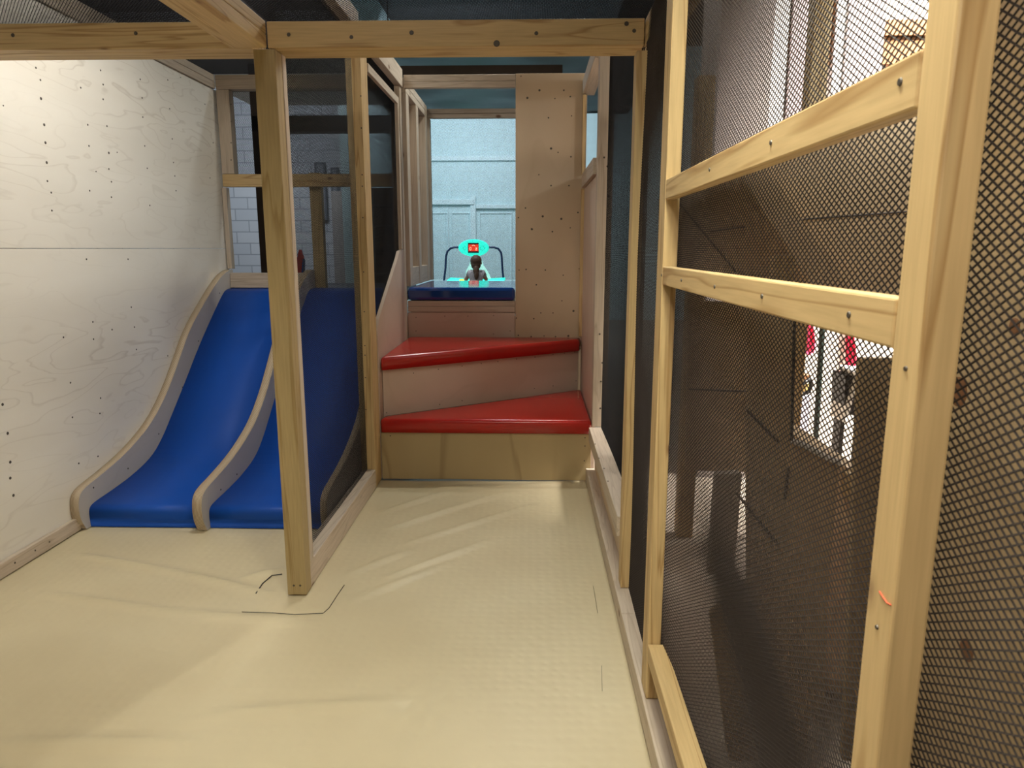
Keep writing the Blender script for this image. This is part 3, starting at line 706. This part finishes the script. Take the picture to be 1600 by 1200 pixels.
# lit figures on the screen
bm = bmesh.new()
def ring(cx, cy, rx, ry, r): tubeb(bm, [gp(cx+rx*math.cos(a), cy+ry*math.sin(a), GY-0.092) for a in [2*math.pi*k/14 for k in range(14)]], r, 5, True)
ring(735, 388.6, 1.3, 2.4, 0.004); ring(744, 389.8, 1.1, 1.2, 0.004)
tubeb(bm, [gp(737.5, 384, GY-0.092), gp(740, 383, GY-0.092), gp(742, 384.4, GY-0.092)], 0.005, 5); tubeb(bm, [gp(743, 387, GY-0.092), gp(745.5, 388, GY-0.092)], 0.005, 5)
obj('screen_figures', bm, glow('orange figures', (1.0, 0.55, 0.35), 1.3), G)
for cx, rx in ((726, 2.2), (753.5, 3.0)):
    bm = bmesh.new(); p = gp(cx, 387.5, GY-0.078); tubeb(bm, [p+Vector((math.cos(a)*rx*.0095, -0.002, math.sin(a)*rx*.0115)) for a in [2*math.pi*k/18 for k in range(18)]], 0.0022, 5, True)
    obj('speaker_ring', bm, plain('teal grille', (0.05, 0.4, 0.38), 0.5), G)
# glowing table top with two raised wings
def topslab(pts, z0, name):
    bm = bmesh.new(); prism(bm, [Vector(p) for p in pts], (0, 0, -1), 0.03, 0.004); return obj(name, bm, TEALG, G)
cx = -0.83
topslab([(-1.28, 10.60, 0.745), (-0.42, 10.60, 0.745), (-0.40, 10.88, 0.79), (-0.84, 10.88, 0.765), (-1.24, 10.88, 0.79)], 0, 'table_top')
bm = bmesh.new(); bx(bm, -1.26, -0.42, 10.62, 10.86, 0.60, 0.70, 0.02); obj('table_body', bm, WHITE, G)
for x in (-1.18, -0.5):
    for y in (10.66, 10.82): box('leg', TUBE, (x-0.02, x+0.02, y-0.02, y+0.02, -0.06, 0.60), G)
# white rounded console hump behind the child
bm = bmesh.new(); hp = [gp(x, y, GY-0.06) for x, y in ((727, 437), (728, 424), (733, 414), (736, 404), (752, 404), (755, 414), (762, 424), (768, 437))]
prism(bm, hp, (0, 1, 0), 0.05, 0.012); obj('console_hump', bm, glow('pale lit plastic', (0.55, 1.0, 0.9), 0.8), G)
bm = bmesh.new(); bmesh.ops.create_uvsphere(bm, u_segments=14, v_segments=8, radius=0.035)
bmesh.ops.transform(bm, matrix=Matrix.Translation((-1.03, 10.52, 0.765)) @ Matrix.Diagonal((1.1, 1, .5, 1)), verts=bm.verts[:]); obj('button', bm, glow('yellow button', (0.8, 1.0, 0.1), 1.2), G, smooth=True)

def skin_mesh(name, joints, edges, parent, mat, sub=2, root=0):
    me = bpy.data.meshes.new(name); off = parent_pos(parent)
    me.from_pydata([tuple(Vector(j[:3])-off) for j in joints], edges, [])
    o = bpy.data.objects.new(name, me); C.objects.link(o); o.parent = parent; me.materials.append(mat)
    m = o.modifiers.new('Skin', 'SKIN'); m.use_smooth_shade = True
    for i, j in enumerate(joints):
        sv = me.skin_vertices[0].data[i]; rx = j[3]; ry = j[4] if len(j) > 4 else j[3]; sv.radius = (rx, ry); sv.use_root = (i == root)
    s = o.modifiers.new('Subdivision', 'SUBSURF'); s.levels = sub; s.render_levels = sub
    return o
# child: centre x, standing on the hall floor, seen from behind
KX, KY = at(744, 430, Y=10.35).x, 10.35; KZ = -0.06
K = empty('person', (KX, KY, KZ), 'child seen from behind, brown ponytail and light grey top, at the glowing game table', 'person')
def kp(x, y, z, *r): return (KX+x, KY+y, KZ+z, *r)
D = 0.075   # torso raised so that the shoulders sit right under the head
body = [kp(0, 0, 0.62, .085, .07), kp(0, 0.01, 0.76, .078, .062), kp(0, 0.01, 0.90, .088, .062), kp(0, 0.0, 0.965, .05, .045), kp(0, 0.01, 1.0, .034),
        kp(0, 0.02, 1.045, .060, .062), kp(0, 0.02, 1.10, .066, .068), kp(0, 0.02, 1.145, .045, .05),
        kp(-.095, 0.0, 0.945, .034), kp(-.150, 0.03, 0.83, .028), kp(-.175, 0.15, 0.845, .020), kp(-.17, 0.19, 0.85, .016),
        kp(.095, 0.0, 0.945, .034), kp(.145, 0.05, 0.83, .028), kp(.12, 0.17, 0.845, .020), kp(.10, 0.20, 0.85, .016),
        kp(-.055, 0, 0.53, .055), kp(-.06, 0.01, 0.31, .038), kp(-.06, 0, 0.07, .026), kp(-.06, 0.09, 0.025, .024),
        kp(.055, 0, 0.53, .055), kp(.06, 0.01, 0.31, .038), kp(.06, 0, 0.07, .026), kp(.06, 0.09, 0.025, .024)]
ed = [(0,1),(1,2),(2,3),(3,4),(4,5),(5,6),(6,7),(2,8),(8,9),(9,10),(10,11),(2,12),(12,13),(13,14),(14,15),(0,16),(16,17),(17,18),(18,19),(0,20),(20,21),(21,22),(22,23)]
n0 = len(body)
for s, hx in ((-1, -.17), (1, .10)):   # five short fingers on each hand
    w_ = 11 if s < 0 else 15
    for k in range(4):
        i = len(body); body.append(kp(hx+(k-1.5)*.011, .225, .853, .006)); body.append(kp(hx+(k-1.5)*.013, .247-.004*abs(k-1), .845, .005)); ed += [(w_, i), (i, i+1)]
    i = len(body); body.append(kp(hx-s*.022, .205, .848, .006)); body.append(kp(hx-s*.03, .222, .845, .005)); ed += [(w_, i), (i, i+1)]
skin_mesh('body', body, ed, K, SKIN)
tj = [kp(0, 0, 0.58, .098, .085), kp(0, 0.01, 0.76, .092, .075), kp(0, 0.01, 0.89, .102, .076), kp(0, 0.0, 0.965, .062, .055), kp(-.105, 0, .94, .044), kp(-.135, .02, .875, .040), kp(.105, 0, .94, .044), kp(.135, .03, .875, .040)]
skin_mesh('top', tj, [(0,1),(1,2),(2,3),(2,4),(4,5),(2,6),(6,7)], K, SHIRT)
lj = [kp(0, 0, .57, .085, .075), kp(-.055, 0, .50, .062), kp(-.06, .01, .31, .046), kp(-.06, 0, .09, .034), kp(.055, 0, .50, .062), kp(.06, .01, .31, .046), kp(.06, 0, .09, .034)]
skin_mesh('leggings', lj, [(0,1),(1,2),(2,3),(0,4),(4,5),(5,6)], K, PANTS)
def ellipsoid(bm, c, r, rot=0.0):
    t = bmesh.new(); bmesh.ops.create_uvsphere(t, u_segments=20, v_segments=14, radius=1)
    bmesh.ops.transform(t, matrix=Matrix.Translation(c) @ Matrix.Rotation(rot, 4, 'X') @ Matrix.Diagonal((*r, 1)), verts=t.verts[:]); merge(bm, t)
bh = bmesh.new()
ellipsoid(bh, (KX, KY+0.0, KZ+1.105), (.083, .082, .088)); ellipsoid(bh, (KX, KY-.02, KZ+1.05), (.070, .058, .075))
ellipsoid(bh, (KX+.004, KY-.062, KZ+.985), (.044, .034, .085), -0.25); ellipsoid(bh, (KX+.010, KY-.082, KZ+.915), (.034, .026, .075), -0.1)
obj('hair', bh, HAIR, K, smooth=True)
bm = bmesh.new(); bmesh.ops.create_uvsphere(bm, u_segments=8, v_segments=6, radius=0.016)
for sx in (-1, 1):
    b4 = bmesh.new(); bmesh.ops.create_uvsphere(b4, u_segments=10, v_segments=6, radius=0.018)
    bmesh.ops.transform(b4, matrix=Matrix.Translation((KX+sx*.076, KY+.03, KZ+1.07)) @ Matrix.Diagonal((.45, .7, 1, 1)), verts=b4.verts[:]); obj('ear', b4, SKIN, K, smooth=True)
    b4 = bmesh.new(); bmesh.ops.create_uvsphere(b4, u_segments=8, v_segments=6, radius=0.009)
    bmesh.ops.transform(b4, matrix=Matrix.Translation((KX+sx*.028, KY+.086, KZ+1.085)), verts=b4.verts[:]); obj('eye', b4, BLACK, K, smooth=True)
bm.free()
b4 = bmesh.new(); bmesh.ops.create_uvsphere(b4, u_segments=8, v_segments=6, radius=0.011)
bmesh.ops.transform(b4, matrix=Matrix.Translation((KX, KY+.096, KZ+1.05)), verts=b4.verts[:]); obj('nose', b4, SKIN, K, smooth=True)
b4 = bmesh.new(); bx(b4, KX-.018, KX+.018, KY+.086, KY+.092, KZ+1.018, KZ+1.024, .002); obj('mouth', b4, PINK, K)

# ------------------------------------------------------------------ beyond the right net
def board(name, pxs, Y, th, mat, lab, cat='panel', bev=0.002, seams=(), parent=None):
    pts = [at(x, y, Y=Y) for x, y in pxs]
    for p in pts: p.z = max(p.z, -0.058)
    bm = bmesh.new(); prism(bm, pts, (0, 1, 0), th, bev)
    o = obj(name, bm, mat, parent=TOWER); o['label'] = lab
    for s in seams:
        b5 = bmesh.new(); tubeb(b5, [at(x, y, Y=Y-0.001) for x, y in s], 0.004, 5); obj('seam', b5, DARKW, o)
    return o
TOWER = empty('climbing_tower', (0.95, 2.3, -0.06), 'brown plywood climbing tower with notched panels and a sloping ramp behind the right net', 'climbing tower')
box('post', PINE['Z'], (1.10, 1.17, 3.03, 3.10, -0.058, 2.2), TOWER)
box('post', PINE['Z'], (0.66, 0.73, 3.03, 3.10, -0.058, 1.9), TOWER)
box('post', PINE['Z'], (0.72, 0.78, 2.15, 2.20, -0.058, 1.2), TOWER)
box('crossbar', PINE['Y'], (0.86, 0.92, 1.77, 3.02, 0.55, 0.62), TOWER)
# ramp underside between the two rails
board('ramp_board', ((1030, 310), (1172, 250), (1300, 195), (1450, 120), (1450, 466), (1300, 452), (1180, 440), (1030, 424)), 3.0, 0.02, PLYT,
      'dark plywood ramp side seen through the net between the two pine rails', 'board',
      seams=(((1055, 310), (1150, 425)), ((1110, 362), (1165, 354)), ((1225, 345), (1430, 330))))
board('brace', ((1150, 265), (1195, 262), (1330, 448), (1270, 448)), 2.93, 0.05, PLYT, 'dark diagonal brace on the plywood ramp side between the pine rails', 'brace')
board('stair_panel', ((1075, 470), (1175, 472), (1172, 738), (1072, 735)), 2.8, 0.02, PLYT, 'square-cornered brown plywood panel left in the net below the lower rail', 'panel', seams=(((1076, 608), (1172, 612)),))
board('stair_panel', ((1168, 440), (1243, 440), (1238, 690), (1312, 724), (1296, 905), (1291, 1000), (1290, 1110), (1168, 1110)), 1.74, 0.02, PLYT,
      'large notched plywood panel in the middle of the net with a white upper edge', 'panel', seams=(((1232, 730), (1226, 780)), ((1166, 640), (1215, 690)), ((1150, 770), (1215, 850))))
b6 = bmesh.new(); tubeb(b6, [at(x, y, Y=1.735) for x, y in ((1238, 688), (1262, 698), (1290, 714), (1312, 723))], 0.008, 6)
obj('edge_trim', b6, WHITE, TOWER)['label'] = 'white rubber edge'
b6 = bmesh.new(); tubeb(b6, [at(x, y, Y=1.735) for x, y in ((1243, 445), (1240, 560), (1237, 688))], 0.004, 6)
obj('edge_trim', b6, BLACK, TOWER)['label'] = 'thin black edge'
board('stair_panel', ((1120, 742), (1160, 740), (1148, 885), (1108, 900)), 2.1, 0.04, plain('pale grey board', (0.42, 0.36, 0.30), 0.5), 'narrow pale upright stair board behind the net', 'board')
board('stair_panel', ((1180, 900), (1232, 1030), (1270, 1085), (1258, 1190), (1140, 1190), (1110, 960)), 1.46, 0.02, PLYT, 'lowest notched plywood panel at the bottom of the net', 'panel')
board('stair_panel', ((1345, 560), (1425, 560), (1425, 1190), (1318, 1190), (1330, 900)), 1.30, 0.02, PLYT, 'olive plywood strip just left of the near post behind the net', 'panel')
struct('wall_dark_bay', plain('mid grey paint', (0.40, 0.35, 0.33), 0.7), (0.95, 1.22, 3.9, 4.3, -0.06, 3.2))
board('stair_panel', ((1302, 722), (1350, 740), (1345, 1195), (1250, 1195)), 1.9, 0.02, ply('lit tan plywood', (0.80, 0.60, 0.40), (0.6, 0.42, 0.25), along='Z'), 'tan upright panel with painted-in light behind the notched ones')  # paler colour stands in for strong light on this board
# near side panel of the tower
bm = bmesh.new(); bx(bm, 0.62, 0.64, -0.4, 1.14, -0.058, 2.6, 0.001)
T2 = tag(obj('plywood_panel', bm, ply('bright tower plywood', (0.62, 0.47, 0.28), (0.50, 0.33, 0.14), wav=2.5, along='Z', strength=0.5)), 'bright tan knotty plywood panel behind the net at the right edge', 'panel')
for x, y, r in ((1497, 612, .022), (1585, 510, .011), (1510, 1016, .016)):
    b5 = bmesh.new(); disc(b5, at(x, y, X=0.62), (-1, 0, 0), r, 0.001, 18); obj('knot', b5, BROWNW, T2)
# bright hall wall with shelving niches
WY = 4.0
struct('wall_right_hall', CREAM, (1.22, 5.0, WY, WY+0.1, -0.06, 4.6))
def wp(x0, x1, y0, y1, d, mat, name, lab, cat):
    a = at(x0, y0, Y=WY-d); b = at(x1, y1, Y=WY-d); return tag(box(name, mat, (a.x, b.x, WY-d, WY-0.002, b.z, a.z)), lab, cat)
wp(1172, 1216, -60, 300, .05, WHITE, 'wall_column', 'brightest white column in the net above the upper rail, leftmost', 'column')
wp(1220, 1240, 40, 101, .04, BROWNW, 'wall_board', 'small brown hanging board between the white column and the mauve column', 'board')
MV = plain('mauve paint', (0.42, 0.33, 0.33), 0.6)
wp(1244, 1274, -60, 240, .06, MV, 'wall_column', 'mauve column behind the net above the upper rail', 'column')
wp(1278, 1312, -60, 101, .04, BROWNW, 'wall_board', 'tall brown board between the mauve column and the white column', 'board')
wp(1314, 1330, -60, 230, .06, WHITE, 'wall_column', 'narrow white column right of the tall brown board', 'column')
wp(1332, 1366, -60, 230, .07, plain('pale mauve paint', (0.62, 0.52, 0.50), 0.6), 'wall_column', 'wide pale mauve column left of the brown horizontal boards', 'column')
wp(1370, 1475, 30, 55, .06, BROWNW, 'wall_board', 'upper brown horizontal board near the top of the near post', 'board')
wp(1370, 1475, 58, 100, .05, BROWNW, 'wall_board', 'lower brown horizontal board near the top of the near post', 'board')
# coat, hanging bags, pole, basket, trolley in the bright slot
def cloth(x0, x1, y0, y1, Y, lab):
    bm = bmesh.new(); nx, ny = 10, 14; g = []
    for j in range(ny+1):
        row = []
        for i in range(nx+1):
            p = at(x0+(x1-x0)*i/nx + 1.5*math.sin(j*.7)*(i/nx), y0+(y1-y0)*j/ny+ (3*math.sin(i*1.1) if j == ny else 0), Y=Y); p.y += 0.008*math.sin(i*1.6+j*.15); row.append(bm.verts.new(p))
        g.append(row)
    for j in range(ny):
        for i in range(nx): bm.faces.new((g[j][i], g[j][i+1], g[j+1][i+1], g[j+1][i]))
    bmesh.ops.solidify(bm, geom=bm.faces[:], thickness=0.02)
    return tag(obj('hanging_jacket', bm, PINK, smooth=True), lab, 'jacket')
cloth(1246, 1272, 470, 553, 3.968, 'pink and red jacket hanging in the bright gap left of the dark pole')
cloth(1322, 1336, 480, 578, 3.968, 'narrow red jacket hanging right of the dark pole')
wp(1243, 1266, 586, 594, .05, BROWNW, 'wall_shelf', 'small brown shelf below the pink jacket', 'shelf')
p0 = at(1287, 480, Y=3.6); p1 = at(1274, 695, Y=3.6)
bm = bmesh.new(); tubeb(bm, [p0+Vector((.01, 0, .3)), p0, p1, Vector((p1.x-.01, 3.6, -0.058))], 0.014, 10); tag(obj('pole', bm, plain('dark green metal', (0.03, 0.05, 0.045), 0.4), smooth=True), 'dark thin pole in the bright gap behind the net', 'pole')
bm = bmesh.new(); tubeb(bm, [at(x, y, Y=3.9) for x, y in ((1245, 610), (1252, 601), (1266, 592), (1268, 600), (1264, 612), (1254, 616), (1247, 615))], 0.012, 8, True)
tag(obj('wall_hoop', bm, BLACK, smooth=True), 'black rounded hoop below the small brown shelf', 'hoop')
bm = bmesh.new(); tubeb(bm, [at(x, y, Y=3.9) for x, y in ((1252, 612), (1258, 603), (1264, 597))], 0.006, 6); 
wp(1252, 1264, 600, 612, .03, plain('amber panel', (0.6, 0.42, 0.15), 0.5), 'picture', 'amber picture inside the black hoop', 'picture'); bm.free()
wp(1240, 1262, 618, 680, .04, plain('lilac board', (0.66, 0.62, 0.72), 0.5), 'wall_board', 'pale lilac board below the black hoop', 'board')
e = empty('trolley', at(1338, 655, Y=3.3), 'black and white trolley right of the dark pole below the red jacket', 'trolley')
for nm, m_, pxs, Y in (('side', BLACK, ((1322, 586), (1335, 588), (1326, 612), (1320, 652)), 3.3), ('handle', WHITE, ((1328, 578), (1358, 580), (1342, 592), (1330, 640), (1318, 662), (1322, 640), (1338, 592)), 3.28),
                       ('bin', plain('dark grey bin', (0.07, 0.06, 0.065), 0.5), ((1342, 596), (1356, 590), (1353, 648), (1338, 652), (1330, 648)), 3.32)):
    bm = bmesh.new(); prism(bm, [at(x, y, Y=Y) for x, y in pxs], (0, 1, 0), 0.16, 0.006); obj(nm, bm, m_, e)
b = at(1340, 655, Y=3.3)
for dx in (-.05, .05): box('leg', BLACK, (b.x+dx-.01, b.x+dx+.01, 3.34, 3.42, -0.058, b.z), e)
